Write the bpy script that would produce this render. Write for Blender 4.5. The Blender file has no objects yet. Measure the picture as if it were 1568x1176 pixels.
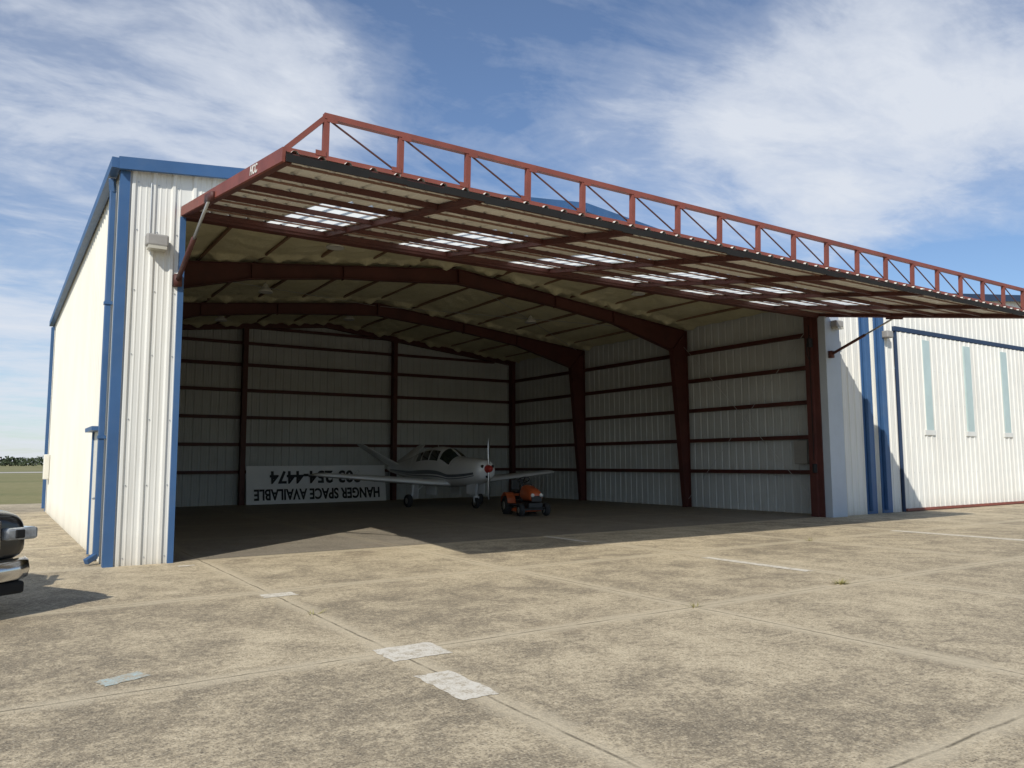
import bpy, bmesh, math, random
from mathutils import Vector, Matrix, Euler
random.seed(7)
scene = bpy.context.scene
R = math.radians

# ------------------------------------------------------------------ helpers
def new_mat(name):
    m = bpy.data.materials.new(name); m.use_nodes = True
    nt = m.node_tree; b = nt.nodes["Principled BSDF"]
    return m, nt, b

def N(nt, typ, **kw):
    n = nt.nodes.new(typ)
    for k, v in kw.items(): setattr(n, k, v)
    return n

def L(nt, a, b): nt.links.new(a, b)

def mth(nt, op, a, b=None, c=None, clamp=False):
    n = nt.nodes.new("ShaderNodeMath"); n.operation = op; n.use_clamp = clamp
    for i, v in enumerate((a, b, c)):
        if v is None: continue
        if hasattr(v, "is_linked"): nt.links.new(v, n.inputs[i])
        else: n.inputs[i].default_value = v
    return n.outputs[0]

def noise(nt, vec, scale, detail=4, rough=.5, dist=0):
    n = nt.nodes.new("ShaderNodeTexNoise")
    n.inputs["Scale"].default_value = scale; n.inputs["Detail"].default_value = detail
    n.inputs["Roughness"].default_value = rough; n.inputs["Distortion"].default_value = dist
    if vec is not None: nt.links.new(vec, n.inputs["Vector"])
    return n.outputs["Fac"]

def ramp(nt, fac, stops):
    n = nt.nodes.new("ShaderNodeValToRGB"); e = n.color_ramp.elements
    while len(e) < len(stops): e.new(.5)
    for i, (p, c) in enumerate(stops):
        e[i].position = p
        e[i].color = (c, c, c, 1) if not isinstance(c, tuple) else (*c, 1)
    nt.links.new(fac, n.inputs[0]); return n.outputs[0]

def mix(nt, fac, a, b, mode='MIX'):
    n = nt.nodes.new("ShaderNodeMix"); n.data_type = 'RGBA'; n.blend_type = mode
    for s, v in ((n.inputs[0], fac), (n.inputs[6], a), (n.inputs[7], b)):
        if hasattr(v, "is_linked"): nt.links.new(v, s)
        elif isinstance(v, tuple): s.default_value = (*v, 1)
        else: s.default_value = v
    return n.outputs[2]

def paint(name, col, rough=.5, var=.12, scale=1.5, metal=0, dirt=0, dirtcol=(.25,.2,.14), bump=0, coat=0):
    m, nt, b = new_mat(name)
    tc = N(nt, "ShaderNodeTexCoord").outputs["Object"]
    n1 = noise(nt, tc, scale, 3, .6)
    lo = tuple(c*(1-var) for c in col); hi = tuple(min(1, c*(1+var)) for c in col)
    c = ramp(nt, n1, [(.3, lo), (.7, hi)])
    if dirt:
        n2 = noise(nt, tc, scale*3.3, 4, .7)
        f = ramp(nt, n2, [(.5, 0.0), (.75, dirt)])
        c = mix(nt, f, c, dirtcol)
    L(nt, c, b.inputs["Base Color"])
    b.inputs["Roughness"].default_value = rough; b.inputs["Metallic"].default_value = metal
    if coat: b.inputs["Coat Weight"].default_value = coat
    return m

def wallpaint(name, col, streak=.3):
    """painted sheet metal: vertical rain streaks, splash-back dirt near the ground"""
    m, nt, b = new_mat(name)
    tc = N(nt, "ShaderNodeTexCoord").outputs["Object"]
    mp = N(nt,"ShaderNodeMapping"); mp.inputs["Scale"].default_value=(5,5,.25); L(nt,tc,mp.inputs[0])
    s = noise(nt, mp.outputs[0], 1.0, 4, .65)
    g = noise(nt, tc, .5, 3, .6)
    sep = N(nt,"ShaderNodeSeparateXYZ"); L(nt,tc,sep.inputs[0])
    c = ramp(nt, g, [(.3,tuple(v*.94 for v in col)),(.7,tuple(min(1,v*1.04) for v in col))])
    c = mix(nt, ramp(nt, s, [(.5,0.),(.8,streak)]), c, (.33,.3,.24))
    lowf = mth(nt,'MULTIPLY', ramp(nt, mth(nt,'DIVIDE', sep.outputs[2], 1.0), [(.0,.6),(.12,.28),(.5,0.)]), mth(nt,'ADD',s,.25))
    c = mix(nt, lowf, c, (.3,.25,.18))
    L(nt,c,b.inputs["Base Color"]); b.inputs["Roughness"].default_value=.42
    return m

def link(o, parent=None, mat=None):
    scene.collection.objects.link(o)
    if parent: o.parent = parent
    if mat: o.data.materials.append(mat)
    return o

def empty(name, loc=(0,0,0), rz=0):
    o = bpy.data.objects.new(name, None); scene.collection.objects.link(o)
    o.location = loc; o.rotation_euler = (0, 0, rz); o.empty_display_size = .5
    return o

def mesh(name, verts, faces, mat, parent=None, smooth=False):
    me = bpy.data.meshes.new(name); me.from_pydata([tuple(v) for v in verts], [], faces); me.update()
    o = bpy.data.objects.new(name, me)
    if smooth: me.polygons.foreach_set("use_smooth", [True]*len(me.polygons))
    return link(o, parent, mat)

def bev(o, w, seg=2):
    md = o.modifiers.new("bevel", 'BEVEL'); md.width = w; md.segments = seg; md.limit_method = 'ANGLE'
    return o

BF = [(0,3,2,1),(4,5,6,7),(0,1,5,4),(1,2,6,5),(2,3,7,6),(3,0,4,7)]
def box(name, lo, hi, mat, parent=None, b=0):
    x0,y0,z0 = lo; x1,y1,z1 = hi
    o = mesh(name, [(x0,y0,z0),(x1,y0,z0),(x1,y1,z0),(x0,y1,z0),(x0,y0,z1),(x1,y0,z1),(x1,y1,z1),(x0,y1,z1)], BF, mat, parent)
    if b: bev(o, b)
    return o

class MB:
    def __init__(s): s.v=[]; s.f=[]
    def add(s, v, f):
        o=len(s.v); s.v += [tuple(p) for p in v]; s.f += [tuple(i+o for i in q) for q in f]
    def box(s, lo, hi):
        x0,y0,z0 = lo; x1,y1,z1 = hi
        s.add([(x0,y0,z0),(x1,y0,z0),(x1,y1,z0),(x0,y1,z0),(x0,y0,z1),(x1,y0,z1),(x1,y1,z1),(x0,y1,z1)], BF)
    def beam(s, a, b, w, h, up=(0,0,1)):
        a=Vector(a); b=Vector(b); d=(b-a).normalized(); u=Vector(up)
        sd=d.cross(u)
        if sd.length<1e-4: sd=d.cross(Vector((0,1,0)))
        sd.normalize(); u=sd.cross(d).normalized()
        q=[(-w/2,-h/2),(w/2,-h/2),(w/2,h/2),(-w/2,h/2)]
        vs=[a+sd*i+u*j for i,j in q]+[b+sd*i+u*j for i,j in q]
        s.add(vs, BF)
    def tube(s, a, b, r, r2=None, n=12, cap=True):
        a=Vector(a); b=Vector(b); d=(b-a).normalized(); r2=r if r2 is None else r2
        t=Vector((0,0,1)) if abs(d.z)<.9 else Vector((1,0,0))
        p=d.cross(t).normalized(); q=d.cross(p)
        vs=[a+(p*math.cos(k*2*math.pi/n)+q*math.sin(k*2*math.pi/n))*r for k in range(n)]
        vs+=[b+(p*math.cos(k*2*math.pi/n)+q*math.sin(k*2*math.pi/n))*r2 for k in range(n)]
        fs=[(k,(k+1)%n,n+(k+1)%n,n+k) for k in range(n)]
        if cap: fs += [tuple(range(n))[::-1], tuple(range(n,2*n))]
        s.add(vs, fs)
    def lathe(s, c, axis, prof, n=24):
        c=Vector(c); d=Vector(axis).normalized()
        t=Vector((0,0,1)) if abs(d.z)<.9 else Vector((1,0,0))
        p=d.cross(t).normalized(); q=d.cross(p); vs=[]; fs=[]
        for r,o in prof:
            for k in range(n):
                a=k*2*math.pi/n; vs.append(c+d*o+(p*math.cos(a)+q*math.sin(a))*r)
        for i in range(len(prof)-1):
            for k in range(n):
                fs.append((i*n+k,i*n+(k+1)%n,(i+1)*n+(k+1)%n,(i+1)*n+k))
        s.add(vs,fs)
    def obj(s, name, mat, parent=None, smooth=False, b=0):
        o=mesh(name, s.v, s.f, mat, parent, smooth)
        if b: bev(o,b)
        return o

def ribbed(name, p0, p1, zb, zt, out, mat, parent, rib=.032, pitch=.3048, phase=.15, inset=0):
    p0=Vector(p0); p1=Vector(p1); d=p1-p0; Ln=d.length; d.normalize(); o=Vector(out)
    pts=[(0,0)]
    c=phase
    while c<Ln:
        for ds,h in ((-.045,0),(-.02,rib),(.02,rib),(.045,0),(.09,0),(.1,.006),(.115,.006),(.125,0),(.18,0),(.19,.006),(.205,.006),(.215,0)):
            s=c+ds
            if 0.001<s<Ln-.001: pts.append((s,h))
        c+=pitch
    pts.append((Ln,0)); pts.sort()
    vs=[]; fs=[]
    for s,h in pts:
        q=p0+d*s+o*(h-inset)
        vs += [(q.x,q.y,zb(s)),(q.x,q.y,zt(s))]
    for i in range(len(pts)-1): fs.append((2*i,2*i+2,2*i+3,2*i+1))
    return mesh(name, vs, fs, mat, parent)

def screws(name, p0, p1, zs, out, mat, parent, pitch=.3048, phase=.15):
    p0=Vector(p0); p1=Vector(p1); d=p1-p0; Ln=d.length; d.normalize(); o=Vector(out); mb=MB()
    c=phase+.07
    while c<Ln-.02:
        for z in zs:
            q=p0+d*c; mb.tube((q.x,q.y,z),(q.x+o.x*.012,q.y+o.y*.012,z),.011,n=6)
        c+=pitch
    return mb.obj(name,mat,parent)

# ------------------------------------------------------------------ materials
M_white = wallpaint("panel_cream_white", (.73,.725,.675))
M_side = wallpaint("panel_cream_side", (.78,.755,.66), .08)
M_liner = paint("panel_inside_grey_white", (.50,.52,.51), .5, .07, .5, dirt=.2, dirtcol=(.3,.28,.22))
M_blue = paint("trim_blue", (.04,.105,.235), .45, .15, .8, dirt=.15, dirtcol=(.14,.18,.23))
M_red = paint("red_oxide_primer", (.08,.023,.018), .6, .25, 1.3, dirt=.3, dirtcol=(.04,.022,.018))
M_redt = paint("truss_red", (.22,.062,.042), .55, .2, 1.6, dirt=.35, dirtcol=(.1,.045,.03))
M_pier = paint("pale_blue_sheet", (.42,.47,.53), .4, .06, .9, dirt=.1)
M_black = paint("rubber_black", (.010,.010,.010), .9, .3, 3)
M_galv = paint("galvanised", (.45,.46,.46), .4, .12, 3, metal=.6)
M_under = paint("door_skin_inside", (.66,.645,.59), .55, .08, .8, dirt=.25, dirtcol=(.38,.35,.28))
M_fix = paint("fixture_grey", (.3,.29,.27), .5, .1, 3)

def insul_mat():
    m, nt, b = new_mat("fibreglass_insulation")
    tc = N(nt,"ShaderNodeTexCoord").outputs["Object"]
    n1 = noise(nt, tc, .9, 4, .65); n2 = noise(nt, tc, 7, 4, .6)
    c = ramp(nt, n1, [(.25,(.56,.53,.34)),(.55,(.68,.64,.43)),(.8,(.76,.73,.54))])
    c = mix(nt, ramp(nt,n2,[(.45,0.),(.8,.35)]), c, (.42,.38,.22))
    L(nt,c,b.inputs["Base Color"]); b.inputs["Roughness"].default_value=.75
    bn=N(nt,"ShaderNodeBump"); bn.inputs["Strength"].default_value=.6; bn.inputs["Distance"].default_value=.06
    L(nt,n2,bn.inputs["Height"]); L(nt,bn.outputs[0],b.inputs["Normal"])
    return m
M_ins = insul_mat()

def translucent(name, col):
    m, nt, b = new_mat(name)
    tr=N(nt,"ShaderNodeBsdfTranslucent"); tr.inputs[0].default_value=(*col,1)
    df=N(nt,"ShaderNodeBsdfDiffuse"); df.inputs[0].default_value=(*col,1)
    mx=N(nt,"ShaderNodeMixShader"); mx.inputs[0].default_value=.2
    L(nt,tr.outputs[0],mx.inputs[1]); L(nt,df.outputs[0],mx.inputs[2])
    L(nt,mx.outputs[0],nt.nodes["Material Output"].inputs[0])
    return m
M_sky = translucent("fibreglass_skylight", (.86,.88,.84))
M_strip = paint("fibreglass_strip_outside", (.46,.57,.56), .35, .08, 1.2)

def concrete_mat(name, interior=False):
    m, nt, b = new_mat(name)
    tc = N(nt,"ShaderNodeTexCoord").outputs["Object"]
    sep = N(nt,"ShaderNodeSeparateXYZ"); L(nt,tc,sep.inputs[0]); X,Y = sep.outputs[0],sep.outputs[1]
    big = noise(nt, tc, .3, 3, .6); mid = noise(nt, tc, 1.9, 6, .74, .4); fine = noise(nt, tc, 17, 4, .78)
    vfine = noise(nt, tc, 62, 1, .5)
    agg = mth(nt,'ADD', mth(nt,'MULTIPLY',mid,.46), mth(nt,'MULTIPLY',fine,.54))
    agg = mth(nt,'ADD', agg, mth(nt,'MULTIPLY', mth(nt,'SUBTRACT',big,.5), .3))
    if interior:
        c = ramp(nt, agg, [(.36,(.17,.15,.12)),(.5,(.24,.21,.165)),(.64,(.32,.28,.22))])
    else:
        c = ramp(nt, agg, [(.39,(.235,.195,.135)),(.465,(.34,.28,.19)),(.525,(.49,.405,.27)),(.61,(.63,.53,.36))])
    c = mix(nt, ramp(nt, vfine, [(.3,.7),(.43,0.)]), c, (.10,.085,.065))
    c = mix(nt, ramp(nt, vfine, [(.59,0.),(.69,.5)]), c, (.68,.60,.44))
    # sparse dark drips and gum spots
    vo = N(nt,"ShaderNodeTexVoronoi"); vo.inputs["Scale"].default_value=.9; L(nt,tc,vo.inputs["Vector"])
    c = mix(nt, ramp(nt, mth(nt,'ADD',vo.outputs["Distance"],mth(nt,'MULTIPLY',fine,.06)), [(.05,.5),(.075,0.)]), c, (.12,.1,.08))
    rs = noise(nt, tc, .35, 5, .75)
    c = mix(nt, ramp(nt, rs, [(.56,0.),(.76,.5 if interior else .35)]), c, (.24,.135,.065) if interior else (.25,.19,.125))
    wob = mth(nt,'MULTIPLY', mth(nt,'SUBTRACT', noise(nt,tc,2.2,3),.5), .05)
    def joint(co, off, pit):
        a = mth(nt,'ADD', mth(nt,'SUBTRACT', co, off), pit*400.5)
        a = mth(nt,'ADD', a, wob)
        a = mth(nt,'MODULO', a, pit)
        return mth(nt,'ABSOLUTE', mth(nt,'SUBTRACT', a, pit/2))
    dx = joint(X, 1.4, 3.6); dy = joint(Y, -7.5, 3.75)
    d = mth(nt,'MINIMUM', dx, dy)
    lightband = ramp(nt, mth(nt,'ADD', d, mth(nt,'MULTIPLY', mth(nt,'SUBTRACT',mid,.5), .5)), [(.0,.95),(.09,.55),(.17,0.)])
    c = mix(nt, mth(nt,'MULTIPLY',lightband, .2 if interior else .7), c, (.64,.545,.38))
    dark = ramp(nt, d, [(.0,.85),(.008,.6),(.018,0.)])
    gate = ramp(nt, mid, [(.40,.2),(.54,1.)])
    c = mix(nt, mth(nt,'MULTIPLY',dark,gate), c, (.09,.075,.05))
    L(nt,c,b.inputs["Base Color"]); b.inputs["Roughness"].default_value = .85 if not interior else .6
    b.inputs["Specular IOR Level"].default_value=.3
    bn=N(nt,"ShaderNodeBump"); bn.inputs["Strength"].default_value=.6 if not interior else .15; bn.inputs["Distance"].default_value=.013
    h = mth(nt,'ADD', fine, mth(nt,'MULTIPLY', vfine, .6)); L(nt,h,bn.inputs["Height"]); L(nt,bn.outputs[0],b.inputs["Normal"])
    return m
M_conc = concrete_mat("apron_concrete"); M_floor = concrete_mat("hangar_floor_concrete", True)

def faded(name, col, lo=.42, hi=.6):
    m, nt, b = new_mat(name)
    tc = N(nt,"ShaderNodeTexCoord").outputs["Object"]
    n1 = noise(nt,tc,9,5,.7); n2=noise(nt,tc,60,2,.6)
    f = ramp(nt, mth(nt,'ADD',mth(nt,'MULTIPLY',n1,.6),mth(nt,'MULTIPLY',n2,.4)), [(lo,0.),(hi,1.)])
    c = mix(nt, f, (.44,.37,.26), col); L(nt,c,b.inputs["Base Color"]); b.inputs["Roughness"].default_value=.8
    return m
M_mark = faded("faded_white_paint", (.72,.67,.56), .38,.53); M_teal = faded("faded_teal_paint", (.45,.56,.54), .44,.6)

def grass_mat():
    m, nt, b = new_mat("dry_grass")
    tc = N(nt,"ShaderNodeTexCoord").outputs["Object"]
    n1=noise(nt,tc,.03,4,.6); n2=noise(nt,tc,1.5,4,.7)
    c = ramp(nt, mth(nt,'ADD',mth(nt,'MULTIPLY',n1,.6),mth(nt,'MULTIPLY',n2,.4)), [(.35,(.12,.14,.04)),(.5,(.22,.20,.075)),(.65,(.31,.27,.12))])
    L(nt,c,b.inputs["Base Color"]); b.inputs["Roughness"].default_value=.95
    return m
M_grass = grass_mat()
M_rwy = paint("runway_surface", (.46,.42,.36), .9, .1, .05)
M_leaf = paint("distant_foliage", (.055,.075,.035), .9, .35, .05)

# ------------------------------------------------------------------ ground
def sheet(name, x0,y0,x1,y1,z,mat,parent=None):
    return mesh(name, [(x0,y0,z),(x1,y0,z),(x1,y1,z),(x0,y1,z)], [(0,1,2,3)], mat, parent)
sheet("ground", -3000,-3000,3000,3000,-.012,M_grass)
sheet("apron_pavement", -70,-90,110,23.5,0,M_conc)
sheet("runway", -900,150,900,172,-.006,M_rwy)
sheet("taxiway_pavement", -60,60,-45,150,-.006,M_rwy)
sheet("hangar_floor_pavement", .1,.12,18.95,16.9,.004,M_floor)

mk = empty("apron_marking")
def mark(n,x0,y0,x1,y1,mat=M_mark,rot=0):
    cx,cy=(x0+x1)/2,(y0+y1)/2; hx,hy=(x1-x0)/2,(y1-y0)/2; pts=[]
    for k in range(40):
        t=k/40*4; e=int(t); f=t-e
        p=[(-hx+2*hx*f,-hy),(hx,-hy+2*hy*f),(hx-2*hx*f,hy),(-hx,hy-2*hy*f)][e]
        p=(p[0]+random.uniform(-.012,.012), p[1]+random.uniform(-.012,.012))
        pts.append((cx+p[0]*math.cos(rot)-p[1]*math.sin(rot), cy+p[0]*math.sin(rot)+p[1]*math.cos(rot), .004))
    return mesh(n, pts, [tuple(range(40))], mat, mk)
mark("dash_1",1.25,-4.2,1.65,-3.95); mark("dash_2",1.26,-7.8,1.8,-7.33); mark("dash_3",1.2,-9.0,1.5,-8.28)
mark("dash_4",8.34,-6.5,8.52,-4.5); mark("dash_5",15.5,-7.4,15.75,-3.5); mark("dash_6",.95,-.62,1.2,-.5)
mark("dash_7",8.36,-1.4,8.5,.05)
mark("dash_8",15.55,-14,15.75,-10.5)
mark("dash_teal",-.8,-7.2,-.45,-7.0,M_teal,.4)

wm = MB()
for cx,cy,n in ((7.74,-7.45,80),(5.0,-7.5,14),(1.38,-5.5,10),(12.2,-3.8,18)):
    for i in range(n):
        a=random.random()*6.28; r=random.random()*.1; l=random.uniform(.05,.14)
        p=Vector((cx+math.cos(a)*r,cy+math.sin(a)*r*.5,0)); t=p+Vector((math.cos(a)*l*.9,math.sin(a)*l*.9,random.uniform(.02,.07)))
        s=Vector((-math.sin(a),math.cos(a),0))*.006
        wm.add([p-s,p+s,t],[(0,1,2)])
wm.obj("weeds", paint("weed_straw",(.3,.27,.1),.8,.3,8))

tl = MB()
def clump(c, r, n, wx=1.9):
    for i in range(n):
        a=random.random()*6.28; e=math.asin(random.uniform(-.9,1)); rr=r*random.uniform(.4,1.05)
        p=Vector(c)+Vector((math.cos(a)*math.cos(e)*rr*wx,math.sin(a)*math.cos(e)*rr,math.sin(e)*rr*.7))
        s=r*random.uniform(.18,.36)
        u=Vector((random.gauss(0,1),random.gauss(0,1),random.gauss(0,1))).normalized(); v=u.orthogonal().normalized()
        w=u.cross(v)
        tl.add([p-v*s,p+w*s*.8,p+v*s,p-w*s],[(0,1,2,3)])
for k in range(520):
    ang = R(-44+122*(k+random.random())/520); D_=random.uniform(640,700)
    h=random.uniform(4.2,6.0)*(1.0+.2*math.sin(ang*23)+.15*math.sin(ang*61)); x=-1.5+D_*math.sin(ang); y=-13.7+D_*math.cos(ang)
    tl.tube((x,y,-.1),(x,y,h*.6),.25,.12,5,False)
    clump((x,y,h*.68), h*.5, 46)
    clump((x+random.uniform(-3,3),y-3,h*.3), h*.45, 50, 2.6)
tl.obj("distant_tree_line", M_leaf)

# ------------------------------------------------------------------ hangar
W=19.05; D=17.2; EAVE=6.42; SL=.105; HZ=5.77
hg = empty("aircraft_hangar")
def roofz(x, x0=0, w=W): return EAVE + SL*(w/2-abs(x-x0-w/2))
XL, XR = .95, 18.1
z0=lambda s:0.0
def wall2(name,p0,p1,zt,out,mat,**k):
    ribbed(name,p0,p1,z0,zt,out,mat,hg,**k)
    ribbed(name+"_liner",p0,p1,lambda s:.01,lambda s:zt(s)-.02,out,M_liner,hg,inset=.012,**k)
wall2("side_wall_left",(0,D),(0,0),lambda s:EAVE,(-1,0),M_side)
wall2("side_wall_right",(W,0),(W,D),lambda s:EAVE,(1,0),M_white)
wall2("rear_wall",(W,D),(0,D),lambda s:roofz(W-s),(0,1),M_white)
ribbed("front_pier_left",(0,0),(XL,0), z0, lambda s:roofz(s), (0,-1), M_white, hg, phase=.16)
ribbed("front_gable",(XL,0),(XR+.75,0), lambda s:HZ+.12, lambda s:roofz(XL+s), (0,-1), M_white, hg)
screws("pier_screws",(0,0),(XL,0),(.12,1.25,2.3,3.35,4.4,5.4,6.2),(0,-1),M_galv,hg,phase=.16)
screws("side_screws",(0,0),(0,D),(.12,1.25,2.3,3.35,4.4,5.4),(-1,0),M_galv,hg)
box("front_pier_right",(XR+.06,-.28,0),(18.85,-.02,5.86),M_pier,hg,.01)
ribbed("infill_wall",(18.85,-.01),(20.25,-.01), z0, lambda s:6.3, (0,-1), M_white, hg, phase=.1)
box("infill_roof",(W+.05,.02,6.2),(20.98,D,6.28),M_blue,hg)
ribbed("infill_wall_b",(20.25,.1),(21.0,.1), z0, lambda s:6.3, (0,-1), M_white, hg, phase=.3)
rs=MB()
nx=64; pts=[]
for i in range(nx+1):
    x = -.08 + (W+.16)*i/nx
    pts.append((x, roofz(min(max(x,0),W))+.04+(.03 if i%2 else 0)))
for i in range(nx):
    a,b=pts[i],pts[i+1]
    rs.add([(a[0],-.1,a[1]),(b[0],-.1,b[1]),(b[0],D+.1,b[1]),(a[0],D+.1,a[1])],[(0,1,2,3)])
rs.obj("roof_sheet", M_galv, hg)
tb=MB()
tb.beam((-.08,-.13,EAVE+.0),(W/2,-.13,roofz(W/2)+.0),.07,.2); tb.beam((W+.08,-.13,EAVE),(W/2,-.13,roofz(W/2)),.07,.2)
tb.beam((-.12,-.10,EAVE+.01),(-.12,D+.15,EAVE+.01),.13,.17)
tb.beam((W+.12,-.10,EAVE+.01),(W+.12,D+.15,EAVE+.01),.13,.17)
tb.beam((-.08,D+.16,EAVE),(W/2,D+.16,roofz(W/2)),.07,.2); tb.beam((W+.08,D+.16,EAVE),(W/2,D+.16,roofz(W/2)),.07,.2)
tb.box((-.045,-.045,0),(.10,.0,EAVE-.08)); tb.box((-.046,.0,0),(.0,.12,EAVE-.08))
tb.box((-.05,D-.12,0),(-.0,D+.05,EAVE-.08))
tb.box((XL-.07,-.05,0),(XL+.02,.06,HZ-.05))
tb.obj("blue_trim", M_blue, hg)
dp=MB()
dp.box((-.14,.42,.12),(-.05,.52,EAVE-.3)); dp.beam((-.095,.46,.14),(-.24,.36,.06),.09,.09)
dp.beam((-.095,.46,EAVE-.32),(-.12,.42,EAVE-.1),.09,.09)
dp.box((-.15,D-.55,.12),(-.05,D-.42,EAVE-.2))
for x in (20.3,21.1):
    dp.box((x,-.16,.1),(x+.14,-.05,6.2)); dp.box((x-.08,-.04,0),(x+.45,.02,6.2))
dp.obj("downspouts", M_blue, hg, b=.012)
for n,z in (("strap_a",2.0),("strap_b",4.2)):
    box(n,(-.15,.40,z),(-.03,.54,z+.05),M_blue,hg)
sd=MB(); sd.box((-.09,.95,.02),(-.032,1.03,2.15)); sd.box((-.09,1.92,.02),(-.032,2.0,2.15)); sd.box((-.2,.9,2.15),(-.032,2.05,2.22)); sd.obj("side_door_frame",M_blue,hg)
box("side_door_leaf",(-.06,1.03,.03),(-.034,1.92,2.15),M_side,hg); box("side_door_handle",(-.12,1.1,1.0),(-.06,1.2,1.04),M_galv,hg,.01)
box("electric_meter",(-.2,D-1.6,1.1),(-.035,D-1.2,1.9),M_side,hg,.02)
def walllight(x,z,n,y=-.03):
    l=MB(); l.box((x-.17,y-.2,z),(x+.17,y,z+.2)); o=l.obj(n,M_fix,hg,b=.03)
    g=MB(); g.box((x-.14,y-.215,z-.05),(x+.14,y-.03,z)); g.obj(n+"_lens",paint("lens_"+n,(.5,.48,.4),.3,.1),hg)
walllight(.52,5.12,"wall_light_a"); walllight(18.6,5.42,"wall_light_b",-.28)
cm=MB(); cm.tube((.42,-.045,5.3),(.42,-.045,6.2),.012,n=8); cm.obj("conduit",M_galv,hg)

gz=[1.25,2.3,3.35,4.4,5.4]
st=MB()
for z in gz:
    st.box((W-.2,.3,z-.06),(W-.05,D-.2,z+.06)); st.box((.05,.3,z-.06),(.2,D-.2,z+.06))
    st.box((.2,D-.2,z-.06),(W-.2,D-.05,z+.06))
for z,m in ((6.25,1.2),(6.9,6.2)):
    st.box((m,D-.2,z-.05),(W-m,D-.05,z+.05))
for x in (6.35,12.65):
    st.box((x-.09,D-.48,0),(x+.09,D-.21,roofz(x)-.25))
for x in (.2,W-.42): st.box((x,D-.5,0),(x+.18,D-.22,EAVE-.2))
st.beam((.2,D-.35,EAVE-.2),(W/2,D-.35,roofz(W/2)-.2),.2,.2); st.beam((W-.2,D-.35,EAVE-.2),(W/2,D-.35,roofz(W/2)-.2),.2,.2)
st.box((XL-.3,.07,0),(XL-.02,.4,HZ)); st.box((XR-.08,.1,0),(XR+.04,.32,HZ+.05)); st.box((XR+.0,-.06,0),(XR+.04,.1,HZ))
st.box((XL-.3,.05,HZ-.02),(XR+.3,.25,HZ+.16))
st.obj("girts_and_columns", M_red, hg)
fr=MB()
def frame(y, half=.1):
    def prof(x0sign):
        X=lambda d: d if x0sign>0 else W-d
        outer=[(.22,0),(.22,EAVE-.22),(W/2,roofz(W/2)-.22)]
        inner=[(.46,0),(.92,EAVE-.95),(3.6,roofz(3.6)-.62),(6.0,roofz(6)-.56),(W/2,roofz(W/2)-.64)]
        o=[(X(a),b) for a,b in outer]; i=[(X(a),b) for a,b in inner]
        poly=o+i[::-1]
        n=len(poly)
        vs=[(a,y-.008,b) for a,b in poly]+[(a,y+.008,b) for a,b in poly]
        fs=[tuple(range(n)),tuple(range(2*n-1,n-1,-1))]
        fr.add(vs,fs)
        for pl in (o,i):
            for k in range(len(pl)-1):
                a,b=pl[k],pl[k+1]
                fr.beam((a[0],y,a[1]),(b[0],y,b[1]),2*half,.016,up=(0,0,1) if abs(b[1]-a[1])<abs(b[0]-a[0]) else (1,0,0))
        for a,b in ((o[1],i[1]),):
            fr.beam((a[0],y,a[1]),(b[0],y,b[1]),2*half,.014)
        for d in (3.6,6.0): fr.beam((X(d),y,roofz(d)-.6),(X(d),y,roofz(d)-.24),2*half-.02,.014,up=(1,0,0))
        fr.beam((X(W/2-.01),y,roofz(W/2)-.64),(X(W/2-.01),y,roofz(W/2)-.22),2*half+.02,.016,up=(1,0,0))
    prof(1); prof(-1)
for y in (5.8,11.6): frame(y)
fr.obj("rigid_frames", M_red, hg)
pu=MB()
px=[1.0+1.42*i for i in range(13)]
for x in px:
    z=roofz(x)-.10; pu.box((x-.03,.3,z),(x+.03,D-.2,z+.09))
pu.obj("purlins", paint("purlin_red",(.22,.13,.08),.6,.3,1.3), hg)
iv=[]; fi=[]; NX,NY=220,170
for j in range(NY+1):
    y=.2+(D-.35)*j/NY
    for i in range(NX+1):
        x=.12+(W-.24)*i/NX
        k=(x-px[0])/1.42; ph=k-math.floor(k)
        sag=.08*math.sin(ph*math.pi)**.8
        fd=min(abs(y-5.8),abs(y-11.6),abs(y-D+.35))
        puff=.15*math.exp(-((fd-.28)/.15)**2)*(.6+.4*math.sin(x*5.1+y)+.3*math.sin(x*13+y*3))
        rip=.012*math.sin(y*9+math.sin(x*3)*2)*math.sin(ph*math.pi)
        iv.append((x,y,roofz(x)-.03-sag-puff-rip-.015*math.sin(x*2.1+y*1.3)))
for j in range(NY):
    for i in range(NX):
        a=j*(NX+1)+i; fi.append((a,a+NX+1,a+NX+2,a+1))
mesh("roof_insulation",iv,fi,M_ins,hg,True)
hb=MB()
for x,y in ((4.8,3.2),(4.8,8.8),(14.2,3.2),(14.2,8.8),(9.5,14.2),(4.8,14.2)):
    z=roofz(x)-.25; hb.tube((x,y,z+.2),(x,y,z),.015,n=6); hb.lathe((x,y,z),(0,0,-1),[(.05,-.1),(.1,0),(.2,.10),(.21,.14),(.18,.13),(.02,.12)],16)
hb.obj("high_bay_lamps",paint("lamp_shade",(.6,.6,.56),.4,.1),hg,True)
cb=MB()
cb.tube((W-.45,.5,.3),(W-.5,5.6,5.6),.008,n=6); cb.tube((W-.45,5.6,.3),(W-.5,.5,5.6),.008,n=6)
cb.tube((.5,5.9,6.2),(9.4,11.5,7.1),.008,n=6); cb.tube((9.6,5.9,7.1),(18.4,11.5,6.2),.008,n=6); cb.tube((9.6,11.5,7.1),(18.4,5.9,6.2),.008,n=6)
cb.obj("bracing_cables",M_galv,hg)
hz=MB(); hz.tube((XR-.14,.12,1.6),(XR-.14,.12,5.5),.012,n=6); hz.box((XR-.26,.04,1.25),(XR-.11,.1,1.5)); hz.box((XR-.28,0.02,4.85),(XR-.11,.1,5.1))
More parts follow.
